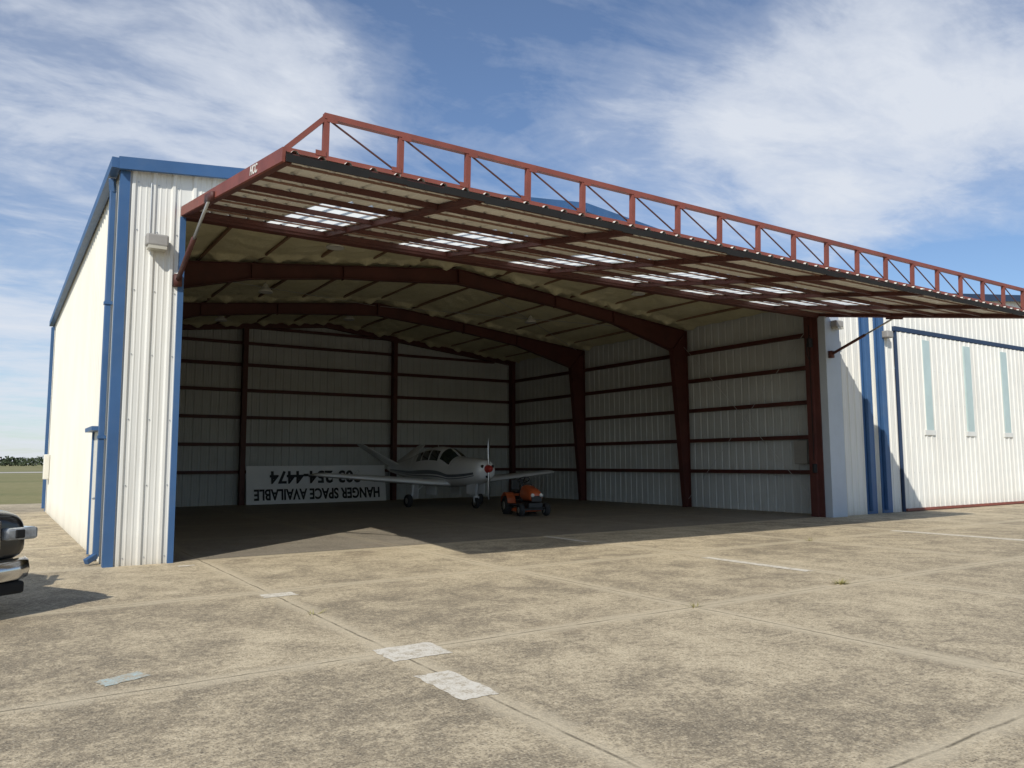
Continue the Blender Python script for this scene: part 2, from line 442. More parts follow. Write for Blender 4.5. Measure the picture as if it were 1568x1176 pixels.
for k in range(8):
    a=k*.35; hz.tube((XR-.16-.16*math.sin(a),.08,5.2-.09*k),(XR-.16-.16*math.sin(a+.35),.08,5.2-.09*(k+1)),.014,n=6)
hz.obj("door_controls",M_black,hg,b=.005)
box("breaker_panel",(W-.32,.9,1.5),(W-.21,1.35,2.2),M_fix,hg,.01)

# ------------------------------------------------------------------ the raised door
DP=5.62; DROP=.93
dang=math.atan2(DROP,DP)
def dpt(x,t,n=0):
    ny=-math.sin(dang)*n; nz=math.cos(dang)*n
    return Vector((x, -.02-DP*t+ny, HZ-DROP*t+nz))
TH=.085
X0,X1=XL-.02, XR+.12
wins=[2.28+2.56*i for i in range(6)]
WW=1.02
pts=[(X0,0)]; c=X0+.1
while c<X1:
    for ds,h in ((-.045,0),(-.02,.03),(.02,.03),(.045,0)):
        if X0<c+ds<X1: pts.append((c+ds,h))
    c+=.3048
for w in wins: pts += [(w,0),(w+WW,0)]
pts=sorted(set(pts)); pts.append((X1,0))
NT=5; ts=[k/NT for k in range(NT+1)]
skin=MB(); glz=MB()
for i in range(len(pts)-1):
    a,b=pts[i],pts[i+1]; mid=(a[0]+b[0])/2
    inw=any(w<=mid<=w+WW for w in wins)
    for k in range(NT):
        (glz if (inw and k<3) else skin).add([dpt(a[0],ts[k],TH+a[1]),dpt(b[0],ts[k],TH+b[1]),dpt(b[0],ts[k+1],TH+b[1]),dpt(a[0],ts[k+1],TH+a[1])],[(0,1,2,3)])
skin.obj("door_skin",M_under,hg); glz.obj("door_skylights",M_sky,hg)
df=MB()
nrm=(0,-math.sin(dang),math.cos(dang))
for k in range(0,NT+1):
    t=min(max(ts[k],.012),.99); e=k in (0,NT)
    hh=TH-.006 if e else .07
    df.beam(dpt(X0,t,TH-.004-hh/2),dpt(X1,t,TH-.004-hh/2),.09 if e else .06,hh,up=nrm)
for x in [X0+.05]+[w+WW+.1 for w in wins]+[X1-.05]:
    df.beam(dpt(x,.01,TH/2-.012),dpt(x,.985,TH/2-.012),.09,TH+.0,up=nrm)
df.beam(dpt(X0+.0,.0,.0),dpt(X1,.0,.0),.14,.10,up=nrm)
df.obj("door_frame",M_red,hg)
# light tan intermediate battens on the skin
ib=MB()
for k in range(NT):
    t=(k+.5)/NT; ib.beam(dpt(X0+.1,t,TH-.016),dpt(X1-.1,t,TH-.016),.03,.024,up=nrm)
ib.obj("door_battens",paint("batten_brown",(.2,.11,.08),.6,.2,2),hg)
de=MB()
for x in (X0-.02,X1+.02): de.beam(dpt(x,-.005,TH/2+.01),dpt(x,1.0,TH/2+.01),.035,TH+.07,up=nrm)
de.obj("door_end_channels",M_redt,hg)
seal=MB(); x=X0
while x<X1:
    l=random.uniform(.3,.7); h=random.uniform(.06,.09); e=min(x+l,X1); o_=.03-random.uniform(0,.02)
    seal.beam(dpt(x,1.006,o_),dpt(e,1.006,o_),.02,h,up=nrm); x=e
seal.obj("door_rubber_seal",M_black,hg)
tr=MB(); TB=dpt(0,.985,TH+.035); yb,zb=TB.y,TB.z; TT=.475
def tp(x,up): return Vector((x,yb-.02*up,zb+TT*up))
posts=[X0+.46+.914*i for i in range(19)]
posts=[p for p in posts if p<X1-.2]
tr.beam(tp(X0,0),tp(X1,0),.06,.05)
tr.beam(tp(posts[0]-.03,1),tp(posts[-1]+.03,1),.07,.065)
tr.beam(tp(X0+.02,.03),tp(posts[0],1),.055,.055); tr.beam(tp(X1-.02,.03),tp(posts[-1],1),.055,.055)
for p in posts: tr.beam(tp(p,.03),tp(p,.95),.06,.065,up=(1,0,0))
tr.obj("door_truss",M_redt,hg)
gp=MB()
for p in posts:
    gp.beam(tp(p+.06,.86)+Vector((0,-.034,0)),tp(p+.06,.98)+Vector((0,-.034,0)),.12,.006,up=(0,1,0)); gp.beam(tp(p-.06,.02)+Vector((0,-.034,0)),tp(p-.06,.14)+Vector((0,-.034,0)),.12,.006,up=(0,1,0))
gp.obj("truss_gussets",M_redt,hg)
rd=MB()
for a,b in zip(posts,posts[1:]): rd.tube(tp(a+.04,.93),tp(b-.04,.06),.012,n=8)
rd.obj("truss_rods",paint("rod_dark",(.1,.04,.035),.5,.2),hg)
ha=MB(); hs=MB()
for xx in (X0-.06,X1+.1):
    a=Vector((xx,-.06 if xx<5 else -.34,4.62)); b=dpt(xx,.40,-.02)
    m_=a.lerp(b,.55); ha.tube(a,m_,.04,n=12); hs.tube(m_,b,.024,n=10)
    ha.box((a.x-.06,a.y-.06,a.z-.1),(a.x+.06,a.y+.06,a.z+.1)); ha.beam(dpt(xx,.36,.0),dpt(xx,.44,.0),.05,.12)
ha.obj("hydraulic_cylinders",M_red,hg,True); hs.obj("hydraulic_rods",M_galv,hg,True)
def text(name, body, size, mat, parent, loc, rot, ext=.002, off=0, align='CENTER', sx=1):
    cu=bpy.data.curves.new(name,'FONT'); cu.body=body; cu.size=size; cu.extrude=ext; cu.offset=off; cu.align_x=align; cu.align_y='CENTER'
    o=bpy.data.objects.new(name,cu); link(o,parent); cu.materials.append(mat); o.location=loc; o.rotation_euler=rot; o.scale=(sx,1,1); return o
M_lw=paint("lettering_white",(.7,.68,.62),.5,.05)
tx=text("door_maker_letters","HCC",.15,M_lw,hg,(0,0,0),(0,0,0),off=.004)
pz=dpt(X0-.042,.80,TH/2+.01)
ex=(Vector((0,-math.cos(dang),-math.sin(dang)))).normalized(); ez=Vector((-1,0,0)); ey=ez.cross(ex)
if ey.z<0: ex=-ex; ey=-ey
mw=Matrix((ex,ey,ez)).transposed().to_4x4(); mw.translation=pz; tx.matrix_basis=mw

# ------------------------------------------------------------------ second hangar
h2=empty("aircraft_hangar"); OX=21.0; W2=19.05
rz2=lambda x: roofz(x,OX,W2)+.25
ribbed("front_pier_left",(OX,0),(OX+1.1,0), z0, lambda s:rz2(OX+s), (0,-1), M_white, h2, phase=.1)
ribbed("front_gable",(OX+1.1,0),(OX+18,0), lambda s:5.8, lambda s:rz2(OX+1.1+s), (0,-1), M_white, h2)
ribbed("front_pier_right",(OX+18,0),(OX+W2,0), z0, lambda s:rz2(OX+18+s), (0,-1), M_white, h2)
ribbed("closed_door_skin",(OX+1.14,-.1),(OX+17.96,-.1), lambda s:.1, lambda s:5.66, (0,-1), M_white, h2, phase=.2)
screws("closed_door_screws",(OX+1.14,-.1),(OX+17.96,-.1),(.2,1.2,2.3,3.4,4.5,5.55),(0,-1),M_galv,h2,phase=.2)
ribbed("side_wall_left",(OX,D),(OX,0.0), z0, lambda s:rz2(OX), (-1,0), M_white, h2)
ribbed("side_wall_right",(OX+W2,0),(OX+W2,D), z0, lambda s:rz2(OX), (1,0), M_white, h2)
ribbed("rear_wall",(OX+W2,D),(OX,D), z0, lambda s:rz2(OX+W2-s), (0,1), M_white, h2)
r2=MB()
for a,b in ((OX-.12,OX+W2/2),(OX+W2/2,OX+W2+.12)):
    za,zb_=rz2(max(a,OX))+.06,rz2(min(b,OX+W2))+.06
    r2.add([(a,-.1,za),(b,-.1,zb_),(b,D+.1,zb_),(a,D+.1,za)],[(0,1,2,3)])
r2.obj("roof_sheet",M_galv,h2)
t2=MB()
t2.beam((OX-.14,-.16,rz2(OX)),(OX+W2/2,-.16,rz2(OX+W2/2)),.07,.24); t2.beam((OX+W2+.14,-.16,rz2(OX)),(OX+W2/2,-.16,rz2(OX+W2/2)),.07,.24)
t2.box((OX+1.0,-.13,5.68),(OX+18.1,-.02,5.82)); t2.box((OX+17.97,-.16,0),(OX+18.1,-.03,5.67)); t2.box((OX+1.07,-.12,0),(OX+1.12,-.03,5.67))
t2.obj("blue_trim",paint("dark_blue_trim",(.018,.04,.09),.6,.1),h2)
s2=MB()
for i in range(6):
    x=OX+2.55+2.62*i; s2.box((x,-.146,2.55),(x+.42,-.06,5.5))
s2.obj("translucent_strips",M_strip,h2)
s4=MB()
for i in range(6):
    x=OX+2.45+2.62*i; s4.box((x,-.15,2.4),(x+.62,-.10,2.56))
s4.obj("strip_flashings",paint("flashing",(.7,.7,.66),.4,.05),h2)
b2=MB(); b2.box((OX+1.14,-.16,.02),(OX+17.96,-.07,.10)); b2.obj("door_bottom_rail",M_redt,h2)
l2=MB(); l2.box((OX+.4,-.25,5.4),(OX+.72,-.03,5.62)); l2.obj("wall_light",M_fix,h2,b=.03)

# ------------------------------------------------------------------ banner sign
bs=empty("banner_sign",(9.3,16.45,0))
n=24; v=[];f=[]
for j in range(7):
    for i in range(n+1):
        x=-2.85+5.7*i/n; z=.02+1.46*j/6
        v.append((x, .22*(j/6)+.012*math.sin(i*.9)+.006*math.sin(i*2.3+j), z))
for j in range(6):
    for i in range(n): a=j*(n+1)+i; f.append((a,a+1,a+n+2,a+n+1))
mesh("banner_sheet",v,f,paint("banner_white",(.85,.86,.86),.55,.03),bs,True)
lean=math.atan2(.22,1.46)
M_let=paint("lettering_black",(.012,.012,.014),.6,.1)
def utext(nm,body,size,x,z,sx,off):
    rm = Euler((R(90)-lean,0,0)).to_matrix() @ Matrix.Rotation(math.pi,3,'Z')
    o=text(nm,body,size,M_let,bs,(0,0,0),(0,0,0),off=off,ext=.012)
    mm=rm.to_4x4(); mm.translation=Vector((x,.15*(z-.02)-.036,z)); o.matrix_basis=mm @ Matrix.Diagonal((sx,1,1,1))
utext("banner_text_top","HANGER SPACE AVAILABLE",.58,0.0,.40,.72,.014)
utext("banner_text_phone","903-254-4474",.66,-.1,1.06,1.0,.018)

# ------------------------------------------------------------------ aeroplane
ap=empty("light_aircraft",(12.35,9.5,.004),R(1.5))
M_ac=paint("aircraft_white",(.74,.745,.74),.25,.03,1,coat=.5)
M_acg=paint("aircraft_grey_stripe",(.10,.11,.13),.3,.1,1); M_acr=paint("aircraft_red",(.45,.04,.03),.35,.1)
m,nt,b=new_mat("aircraft_glass"); b.inputs["Roughness"].default_value=.06; b.inputs["Specular IOR Level"].default_value=.8
tcn=noise(nt,N(nt,"ShaderNodeTexCoord").outputs["Object"],3,3); L(nt,ramp(nt,tcn,[(.3,(.012,.022,.02)),(.7,(.03,.045,.04))]),b.inputs["Base Color"]); M_gl=m
M_alu=paint("aluminium",(.6,.6,.6),.3,.08,4,metal=.9); M_tire=paint("tyre_rubber",(.025,.025,.025),.8,.3,10)
ST=[(.26,.20,1.16,1.52),(.30,.30,1.06,1.60),(.42,.40,.97,1.66),(.7,.48,.88,1.70),(1.1,.53,.80,1.73),(1.7,.56,.74,1.76),(2.05,.58,.72,1.80),(2.35,.59,.71,1.96),(2.7,.60,.70,2.10),(3.2,.60,.70,2.16),(3.8,.58,.70,2.15),(4.4,.53,.73,2.06),(5.0,.44,.80,1.92),(5.8,.31,.93,1.75),(6.8,.19,1.08,1.60),(7.6,.10,1.2,1.5),(7.9,.03,1.28,1.42)]
def fus(d):
    for i in range(len(ST)-1):
        if d<=ST[i+1][0]: break
    a=ST[max(i-1,0)];b_=ST[i];c=ST[i+1];e=ST[min(i+2,len(ST)-1)]
    t=min(max((d-b_[0])/(c[0]-b_[0]),0),1); out=[]
    for k in (1,2,3):
        m1=(c[k]-a[k])/max(c[0]-a[0],1e-3)*(c[0]-b_[0]); m2=(e[k]-b_[k])/max(e[0]-b_[0],1e-3)*(c[0]-b_[0])
        out.append((2*t**3-3*t*t+1)*b_[k]+(t**3-2*t*t+t)*m1+(-2*t**3+3*t*t)*c[k]+(t**3-t*t)*m2)
    return out
def fp(d,th,off=0):
    w,zb_,zt=fus(d); zc=(zt+zb_)*.5
    c,s=math.cos(th),math.sin(th); nn=2/2.5
    x=math.copysign(abs(c)**nn,c); z=math.copysign(abs(s)**nn,s)
    nar=1-.2*max(0,z)*(1 if 1.9<d<5 else .5)
    return Vector(((w+off)*x*nar, d-1.0, zc+((zt-zb_)/2+off)*z))
ds=[.26+(7.9-.26)*(i/90)**1.15 for i in range(91)]
NTH=40; v=[];f=[]
for d in ds:
    for k in range(NTH): v.append(fp(d,2*math.pi*k/NTH))
for i in range(90):
    for k in range(NTH): f.append((i*NTH+k,(i+1)*NTH+k,(i+1)*NTH+(k+1)%NTH,i*NTH+(k+1)%NTH))
f.append(tuple(range(NTH))); f.append(tuple(range(90*NTH+NTH-1,90*NTH-1,-1)))
mesh("fuselage",v,f,M_ac,ap,True)
def patch(mb,d0,d1,t0,t1,off=.008,nd=12,ntt=12,sk=0):
    vv=[];ff=[]
    for i in range(nd+1):
        for j in range(ntt+1):
            th=t0+(t1-t0)*j/ntt; d=d0+(d1-d0)*i/nd+sk*j/ntt
            vv.append(fp(d,R(th),off))
    for i in range(nd):
        for j in range(ntt): a=i*(ntt+1)+j; ff.append((a,a+1,a+ntt+2,a+ntt+1))
    mb.add(vv,ff)
g=MB()
patch(g,2.0,2.62,22,86); patch(g,2.0,2.62,94,158)
for s in (0,1):
    for a,b_ in ((2.74,3.34),(3.42,3.98),(4.06,4.5)):
        if s==0: patch(g,a,b_,14,50,sk=.06)
        else: patch(g,a,b_,166,130,sk=.06)
g.obj("cabin_windows",M_gl,ap,True)
g=MB()
for t0,t1 in ((-16,-6),(186,196)): patch(g,.5,7.4,t0,t1,.006,60,2)
for t0,t1 in ((-24,-20),(200,204)): patch(g,.5,7.4,t0,t1,.006,60,2)
g.obj("fuselage_stripes",M_acg,ap,True)
g=MB()
for s in (-1,1):
    g.lathe((s*.2,-.72,1.44),(0,-1,0),[(.001,.02),(.055,.02),(.06,0),(.06,-.1)],16)
g.lathe((0,-.70,1.12),(0,-1,0),[(.001,.03),(.07,.03),(.08,-.05)],14)
g.obj("cowl_inlets",M_black,ap,True)
sp=MB(); sp.lathe((0,-.72,1.36),(0,-1,0),[(.14,0),(.14,.05),(.12,.14),(.085,.22),(.04,.27),(.001,.285)],24); sp.obj("spinner",M_acr,ap,True)
pb=MB()
for s in (1,-1):
    secs=[]
    for r,ch,tw,thk in ((.1,.08,50,.05),(.2,.12,38,.035),(.45,.16,25,.022),(.75,.14,16,.014),(.98,.09,12,.008),(1.03,.03,12,.004)):
        a=R(tw); cx=Vector((math.cos(a),math.sin(a),0)); nx_=Vector((-math.sin(a),math.cos(a),0))
        base=Vector((0,-.80,1.36+s*r))
        secs.append([base-cx*ch/2, base-nx_*thk/2, base+cx*ch/2, base+nx_*thk/2])
    vv=[p for q in secs for p in q]; ff=[]
    for i in range(len(secs)-1):
        for k in range(4): ff.append((i*4+k,i*4+(k+1)%4,i*4+4+(k+1)%4,i*4+4+k))
    pb.add(vv,ff)
pb.obj("propeller_blades",M_alu,ap,True)
AF=[(0,0),(.02,.035),(.07,.062),(.18,.088),(.32,.095),(.5,.08),(.7,.052),(.88,.02),(1,.002),(.88,-.012),(.7,-.025),(.5,-.038),(.3,-.045),(.15,-.042),(.05,-.028),(.012,-.014)]
def airfoil(mb,secs,nv):
    nv=Vector(nv); vv=[];ff=[];n_=len(AF)
    for (x,y,z,ch,tk) in secs:
        for a,b_ in AF: vv.append(Vector((x,y+a*ch,z))+nv*(b_*ch*tk))
    for i in range(len(secs)-1):
        for k in range(n_): ff.append((i*n_+k,i*n_+(k+1)%n_,(i+1)*n_+(k+1)%n_,(i+1)*n_+k))
    ff.append(tuple(range(n_))); ff.append(tuple(range(len(secs)*n_-1,(len(secs)-1)*n_-1,-1)))
    mb.add(vv,ff)
w=MB()
for s in (1,-1):
    airfoil(w,[(s*.1,.95,.82,2.5,.8),(s*.55,1.15,.82,2.25,.85),(s*.9,1.42,.84,1.95,1),(s*4.6,1.75,1.15,1.2,.95),(s*4.85,1.82,1.17,1.08,.8),(s*4.98,1.98,1.185,.8,.5),(s*5.02,2.15,1.19,.45,.3)],(0,0,1))
w.obj("wings",M_ac,ap,True)
w=MB()
for s in (1,-1):
    c_,s_=math.cos(R(33)),math.sin(R(33)); secs=[]
    for r,y,ch,tk in ((.0,5.45,1.25,.7),(.3,5.62,1.15,.7),(1.5,6.15,.72,.65),(1.62,6.24,.58,.45),(1.67,6.4,.35,.3)):
        secs.append((s*(r*c_+.05),y,1.42+r*s_,ch,tk))
    airfoil(w,secs,(-s*s_,0,c_))
w.obj("v_tail",M_ac,ap,True)
w=MB()
for s in (1,-1):
    w.add([(s*.75,1.75,1.012),(s*1.1,1.75,1.032),(s*1.1,3.0,.94),(s*.75,3.0,.915)],[(0,1,2,3)])
w.obj("wing_walk",M_black,ap)
def wheel(mb,hub,c,r,wd,ax=(1,0,0)):
    mb.lathe(c,ax,[(r*.5,-wd/2),(r*.85,-wd/2),(r*.97,-wd*.33),(r,-wd*.12),(r,wd*.12),(r*.97,wd*.33),(r*.85,wd/2),(r*.5,wd/2)],24)
    hub.lathe(c,ax,[(.001,-wd*.36),(r*.2,-wd*.4),(r*.3,-wd*.3),(r*.52,-wd*.46),(r*.52,wd*.46),(r*.3,wd*.3),(r*.2,wd*.4),(.001,wd*.36)],20)
ty=MB(); hu=MB(); sg=MB(); gd=MB()
wheel(ty,hu,(0,0,.19),.19,.14)
sg.tube((0,.0,.36),(0,-.08,.95),.035); sg.beam((.09,0,.19),(.09,-.02,.4),.02,.05); sg.beam((-.09,0,.19),(-.09,-.02,.4),.02,.05); sg.box((-.1,-.05,.38),(.1,.04,.42)); sg.tube((0,-.02,.5),(0,.5,.85),.018)
gd.box((-.2,-.25,.5),(-.185,.3,.85)); gd.box((.185,-.25,.5),(.2,.3,.85))
for s in (1,-1):
    wheel(ty,hu,(s*1.48,2.15,.23),.23,.17)
    sg.tube((s*1.36,2.15,.23),(s*1.3,2.1,.9),.04); sg.tube((s*1.3,2.15,.45),(s*.8,2.1,.85),.02); sg.tube((s*1.48,2.15,.23),(s*1.34,2.15,.23),.03)
    gd.box((s*1.26-.01,1.85,.3),(s*1.26+.01,2.45,.86)); gd.box((s*.5-.01,1.9,.42),(s*.5+.01,2.6,.8))
ty.obj("tyres",M_tire,ap,True); hu.obj("wheel_hubs",M_alu,ap,True); sg.obj("gear_struts",M_ac,ap,True); gd.obj("gear_doors",M_ac,ap)
an=MB(); an.tube((0,2.6,2.15),(0,2.75,2.42),.008,n=6); an.tube((0,4.2,1.9),(.0,4.35,2.1),.02,.008,n=6); an.obj("antennas",M_alu,ap)

# ------------------------------------------------------------------ lawn tractor
lt=empty("lawn_tractor",(11.95,5.9,.004),R(-14))
M_or=paint("tractor_orange",(.50,.10,.03),.4,.15,2,coat=.2,dirt=.3,dirtcol=(.2,.1,.05)); M_blk=paint("tractor_black",(.02,.02,.02),.5,.2,3)
def loft(name,secs,mat,parent,sub=1,close=True):
    n_=len(secs[0]); vv=[p for s in secs for p in s]; ff=[]
    for i in range(len(secs)-1):
        for k in range(n_): ff.append((i*n_+k,i*n_+(k+1)%n_,(i+1)*n_+(k+1)%n_,(i+1)*n_+k))
    if close: ff.append(tuple(range(n_))[::-1]); ff.append(tuple(range((len(secs)-1)*n_,len(secs)*n_)))
    o=mesh(name,vv,ff,mat,parent,True)
    if sub: md=o.modifiers.new("s",'SUBSURF'); md.levels=sub; md.render_levels=sub
    return o
def hoodsec(y,w_,zb_,zt): return [(-w_,y,zb_),(-w_,y,zb_+(zt-zb_)*.6),(-w_*.75,y,zt-.03),(-w_*.3,y,zt),(w_*.3,y,zt),(w_*.75,y,zt-.03),(w_,y,zb_+(zt-zb_)*.6),(w_,y,zb_)]
loft("hood",[hoodsec(-.92,.17,.50,.64),hoodsec(-.88,.22,.42,.74),hoodsec(-.6,.25,.40,.82),hoodsec(-.2,.26,.40,.90),hoodsec(-.1,.26,.40,.91)],M_or,lt)
box("grille",(-.16,-.945,.42),(.16,-.88,.6),M_blk,lt,.02)
box("chassis",(-.22,-.85,.24),(.22,.75,.40),M_blk,lt,.02)
box("dashboard",(-.2,-.12,.4),(.2,.06,.93),M_blk,lt,.04)
g=MB()
for s in (-1,1): g.lathe((s*.13,-.93,.62),(0,-1,0),[(.001,.02),(.05,.02),(.055,0)],14)
g.obj("headlamps",M_lw,lt,True)
fd=MB()
for s in (-1,1):
    prev=None
    for k in range(9):
        a=R(10+k*20); y=.55-math.cos(a)*.34; z=.28+math.sin(a)*.36
        if prev:
            x0_,x1_=(s*.24,s*.5)
            fd.add([(x0_,prev[0],prev[1]),(x1_,prev[0],prev[1]),(x1_,y,z),(x0_,y,z),(x0_,prev[0],prev[1]+.03),(x1_,prev[0],prev[1]+.03),(x1_,y,z+.03),(x0_,y,z+.03)],BF)
        prev=(y,z)
fd.box((-.26,.28,.56),(.26,.85,.63))
fd.obj("rear_fenders",M_or,lt,b=.008)
box("footrests",(-.46,-.1,.30),(.46,.3,.34),M_blk,lt,.01)
box("seat_base",(-.21,.36,.64),(.21,.76,.74),M_blk,lt,.04)
box("seat_backrest",(-.21,.70,.70),(.21,.80,1.06),M_blk,lt,.04)
sw=MB(); c0=Vector((0,.16,1.04)); axv=Vector((0,.5,.85)).normalized(); p_=Vector((1,0,0)); q_=axv.cross(p_)
for k in range(20):
    a,b_=k*math.pi/10,(k+1)*math.pi/10
    sw.tube(c0+(p_*math.cos(a)+q_*math.sin(a))*.18,c0+(p_*math.cos(b_)+q_*math.sin(b_))*.18,.016,n=6)
for a in (R(30),R(150),R(270)): sw.tube(c0,c0+(p_*math.cos(a)+q_*math.sin(a))*.18,.012,n=6)
sw.tube(c0,c0-axv*.2,.02,n=8); sw.obj("steering_wheel",M_blk,lt,True)
ty=MB(); hu=MB()
for s in (-1,1):
    wheel(ty,hu,(s*.40,-.66,.19),.19,.16); wheel(ty,hu,(s*.40,.55,.27),.27,.24)
    for k in range(16):
        a=k*math.pi/8; c=Vector((s*.40,.55+math.cos(a)*.268,.27+math.sin(a)*.268)); t_=Vector((0,-math.sin(a),math.cos(a)))
        ty.beam(c-Vector((.11,0,0))-t_*.02,c+Vector((.11,0,0))+t_*.02,.02,.03,up=t_.cross(Vector((1,0,0))))
ty.obj("tyres",M_tire,lt,True); hu.obj("wheel_hubs",paint("hub_cream",(.6,.58,.5),.4,.05),lt,True)
box("front_axle",(-.36,-.69,.17),(.36,-.63,.23),M_blk,lt)
dk=MB(); dk.lathe((0,-.05,.12),(0,0,1),[(.001,.12),(.3,.12),(.44,.08),(.46,0)],24); dk.obj("mower_deck",M_or,lt,True)
box("rear_weight",(-.16,.86,.42),(.16,1.06,.62),M_blk,lt,.03)

# ------------------------------------------------------------------ pickup truck
ta=R(33)
lx,ly=1.0,.25
pk=empty("pickup_truck",(-1.17-(lx*math.cos(ta)-ly*math.sin(ta)), -3.55-(lx*math.sin(ta)+ly*math.cos(ta)),0),ta)
M_pt=paint("truck_paint_black",(.006,.007,.009),.3,.1,2,coat=.6); M_chr=paint("chrome",(.6,.6,.61),.16,.03,3,metal=1); M_tg=M_gl
def bsec(y,w_,zb_,zs,zt):
    return [(-w_*.97,y,zb_),(-w_,y,(zb_+zs)/2),(-w_*.99,y,zs),(-w_*.9,y,zt-.02),(-w_*.45,y,zt+.02),(w_*.45,y,zt+.02),(w_*.9,y,zt-.02),(w_*.99,y,zs),(w_,y,(zb_+zs)/2),(w_*.97,y,zb_)]
loft("front_body",[bsec(.06,.80,.60,.88,1.02),bsec(.12,.92,.52,.95,1.10),bsec(.35,.98,.5,1.0,1.13),bsec(.9,1.0,.5,1.03,1.16),bsec(1.55,1.0,.45,1.05,1.2),bsec(1.6,1.0,.45,1.05,1.2)],M_pt,pk,2)
loft("cab_lower",[bsec(1.58,1.0,.42,1.08,1.22),bsec(1.7,1.0,.42,1.1,1.23),bsec(3.6,1.0,.42,1.1,1.23),bsec(3.7,1.0,.42,1.1,1.23)],M_pt,pk,1)
def csec(y,w0,w1,zb_,zt): return [(-w0,y,zb_),(-w1,y,zt-.06),(-w1*.85,y,zt),(w1*.85,y,zt),(w1,y,zt-.06),(w0,y,zb_)]
loft("cab_glass",[csec(1.55,.86,.84,1.18,1.22),csec(2.25,.92,.74,1.18,1.84),csec(3.35,.92,.74,1.18,1.84),csec(3.65,.9,.78,1.18,1.3)],M_tg,pk,0)
loft("cab_roof",[csec(2.15,.76,.74,1.82,1.88),csec(2.4,.78,.74,1.82,1.92),csec(3.3,.78,.74,1.82,1.92),csec(3.45,.76,.72,1.82,1.88)],M_pt,pk,1)
g=MB()
for s in (-1,1):
    g.beam((s*.88,1.58,1.22),(s*.76,2.25,1.86),.07,.06); g.beam((s*.94,2.75,1.2),(s*.765,2.75,1.86),.08,.05,up=(0,1,0)); g.beam((s*.93,3.6,1.2),(s*.77,3.38,1.86),.1,.06)
g.obj("cab_pillars",M_pt,pk)
bd=MB()
bd.box((-1.0,3.72,.5),(-.9,5.6,1.22)); bd.box((.9,3.72,.5),(1.0,5.6,1.22)); bd.box((-.9,3.72,.5),(.9,5.6,.72)); bd.box((-.9,5.52,.72),(.9,5.6,1.2)); bd.box((-.9,3.72,.72),(.9,3.8,1.22))
bd.obj("cargo_bed",M_pt,pk,b=.03)
loft("front_bumper",[[(-1.0,.28,.42),(-1.0,.28,.62),(-.99,.4,.62),(-.99,.4,.42)],[(-.96,.0,.36),(-.96,.0,.62),(-.9,.16,.62),(-.9,.16,.36)],[(-.6,-.07,.34),(-.6,-.07,.62),(-.6,.12,.62),(-.6,.12,.34)],[(.6,-.07,.34),(.6,-.07,.62),(.6,.12,.62),(.6,.12,.34)],[(.96,.0,.36),(.96,.0,.62),(.9,.16,.62),(.9,.16,.36)],[(1.0,.28,.42),(1.0,.28,.62),(.99,.4,.62),(.99,.4,.42)]],M_chr,pk,1)
box("air_dam",(-.85,.02,.24),(.85,.2,.37),M_black,pk,.03)
box("grille_surround",(-.56,.0,.70),(.56,.1,1.02),M_chr,pk,.03)
g=MB()
for k in range(4): g.box((-.5,-.02,.735+.07*k),(.5,.02,.765+.07*k))
g.obj("grille_bars",M_black,pk)
box("rear_bumper",(-.95,5.62,.42),(.95,5.76,.62),M_chr,pk,.03)
M_lens=paint("headlight_lens",(.3,.32,.33),.08,.4,9,coat=1)
for s,nm in ((-1,"headlight_r"),(1,"headlight_l")):
    xs=sorted((s*.6,s*.955)); box(nm,(xs[0],.0,.80),(xs[1],.3,.93),M_lens,pk,.03)
    xs=sorted((s*.7,s*.80)); box(nm+"_bezel",(xs[0],-.012,.82),(xs[1],.01,.91),M_black,pk,.01)
    xs=sorted((s*.90,s*.975)); box(nm+"_indicator",(xs[0],.05,.82),(xs[1],.26,.86),paint("amber"+nm,(.5,.18,.03),.2,.1),pk,.01)
    g=MB(); g.box((min(s*1.0,s*1.22),1.85,1.15),(max(s*1.0,s*1.22),1.95,1.35)); g.obj("mirror_"+nm[-1],M_pt,pk,b=.03)
ty=MB(); hu=MB(); ar=MB()
for s in (-1,1):
    for y in (.95,4.6):
        wheel(ty,hu,(s*.88,y,.39),.39,.26)
        for k in range(9):
            a,b_=R(k*20),R((k+1)*20)
            ar.beam((s*.985,y-math.cos(a)*.47,.4+math.sin(a)*.47),(s*.985,y-math.cos(b_)*.47,.4+math.sin(b_)*.47),.06,.05,up=(1,0,0))
ty.obj("tyres",M_tire,pk,True); hu.obj("wheel_rims",M_chr,pk,True); ar.obj("wheel_arches",M_black,pk)
box("underbody",(-.8,.3,.3),(.8,5.5,.52),M_black,pk)

# ------------------------------------------------------------------ world
wd=bpy.data.worlds.new("World"); scene.world=wd; wd.use_nodes=True
nt=wd.node_tree; bg=nt.nodes["Background"]
sky=N(nt,"ShaderNodeTexSky"); sky.sky_type='NISHITA'; sky.sun_disc=False
SUN_EL,SUN_AZ=R(39),R(50)
sky.sun_elevation=SUN_EL; sky.sun_rotation=R(230); sky.altitude=100; sky.air_density=1.0; sky.dust_density=.4; sky.ozone_density=3.0
skyc=mix(nt,1.0,sky.outputs[0],(.92,1.0,1.10),'MULTIPLY')
tc=N(nt,"ShaderNodeTexCoord").outputs["Generated"]
sep=N(nt,"ShaderNodeSeparateXYZ"); L(nt,tc,sep.inputs[0])
den=mth(nt,'ADD',mth(nt,'MAXIMUM',sep.outputs[2],0),.14)
cmb=N(nt,"ShaderNodeCombineXYZ"); L(nt,mth(nt,'DIVIDE',sep.outputs[0],den),cmb.inputs[0]); L(nt,mth(nt,'DIVIDE',sep.outputs[1],den),cmb.inputs[1])
mp=N(nt,"ShaderNodeMapping"); mp.inputs["Rotation"].default_value=(0,0,R(25)); mp.inputs["Scale"].default_value=(1.05,1.7,1); L(nt,cmb.outputs[0],mp.inputs[0])
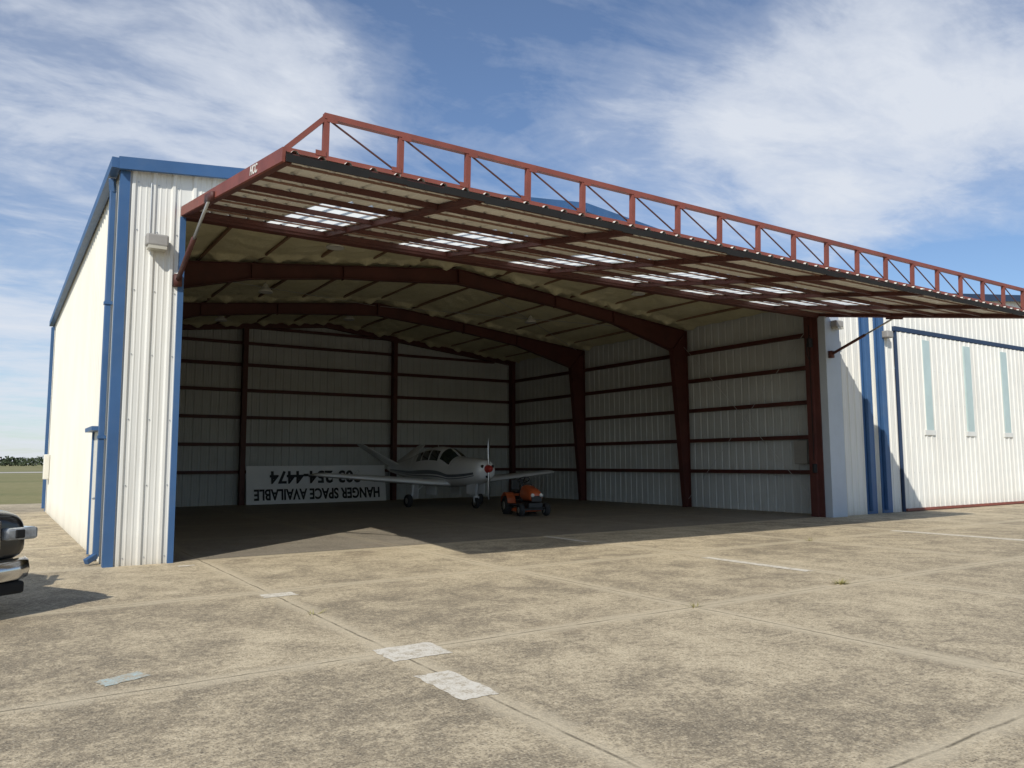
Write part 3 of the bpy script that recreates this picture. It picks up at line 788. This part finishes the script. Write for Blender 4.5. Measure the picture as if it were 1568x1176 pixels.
n1=noise(nt,mp.outputs[0],1.2,6,.62,.6); n2=noise(nt,mp.outputs[0],5.0,5,.66,.4)
dens=mth(nt,'ADD',mth(nt,'MULTIPLY',n1,.72),mth(nt,'MULTIPLY',n2,.28))
def blob(dr,cosr,wt):
    global dens
    dv=Vector(dr).normalized()
    vm=N(nt,"ShaderNodeVectorMath"); vm.operation='DOT_PRODUCT'; L(nt,tc,vm.inputs[0]); vm.inputs[1].default_value=dv
    mr=N(nt,"ShaderNodeMapRange"); mr.interpolation_type='SMOOTHSTEP'; mr.inputs[1].default_value=cosr; mr.inputs[2].default_value=1.0; mr.inputs[3].default_value=0; mr.inputs[4].default_value=wt
    L(nt,vm.outputs["Value"],mr.inputs[0]); dens=mth(nt,'ADD',dens,mr.outputs[0])
CH,CP=R(33.5),R(5.71); FPX=1190
def pdir(x,y):
    u=(x-784)/FPX; v_=(588-y)/FPX; fh=math.cos(CP)-v_*math.sin(CP); z=math.sin(CP)+v_*math.cos(CP)
    return (math.sin(CH)*fh+math.cos(CH)*u, math.cos(CH)*fh-math.sin(CH)*u, z)
blob(pdir(1450,130),.965,.2); blob(pdir(1250,220),.98,.16); blob(pdir(1020,220),.985,.12); blob(pdir(1520,230),.993,.12)
blob(pdir(260,120),.97,.13); blob(pdir(430,150),.985,.08); blob(pdir(560,190),.99,.07); blob(pdir(30,480),.95,.12); blob(pdir(30,620),.97,.12)
blob(pdir(760,60),.97,-.05); blob(pdir(1500,390),.985,-.25); blob(pdir(60,300),.99,-.08)
mask=ramp(nt,dens,[(.45,0.04),(.60,.30),(.72,.7),(.86,.95)])
cc=mix(nt,mask,skyc,(6.7,7.1,7.8))
L(nt,cc,bg.inputs[0]); bg.inputs[1].default_value=.11

sl=bpy.data.lights.new("sun","SUN"); sl.energy=4.0; sl.angle=R(.53); sl.color=(1,.95,.86)
so=bpy.data.objects.new("sun",sl); scene.collection.objects.link(so)
dv=Vector((math.cos(SUN_EL)*math.sin(SUN_AZ),math.cos(SUN_EL)*math.cos(SUN_AZ),-math.sin(SUN_EL)))
so.rotation_euler=dv.to_track_quat('-Z','Y').to_euler(); so.location=(-20,-20,30)

# ------------------------------------------------------------------ camera
cd=bpy.data.cameras.new("camera"); cam=bpy.data.objects.new("camera",cd); scene.collection.objects.link(cam)
cd.sensor_width=36; cd.lens=FPX/1568*36; cd.clip_end=6000; cd.clip_start=.05
mm=(Euler((R(90)+CP,0,-CH)).to_matrix() @ Matrix.Rotation(R(-.25),3,'Z')).to_4x4(); mm.translation=Vector((-1.5,-13.7,1.6))
cam.matrix_world=mm; scene.camera=cam
scene.view_settings.view_transform='Standard'; scene.view_settings.look='None'; scene.view_settings.exposure=0
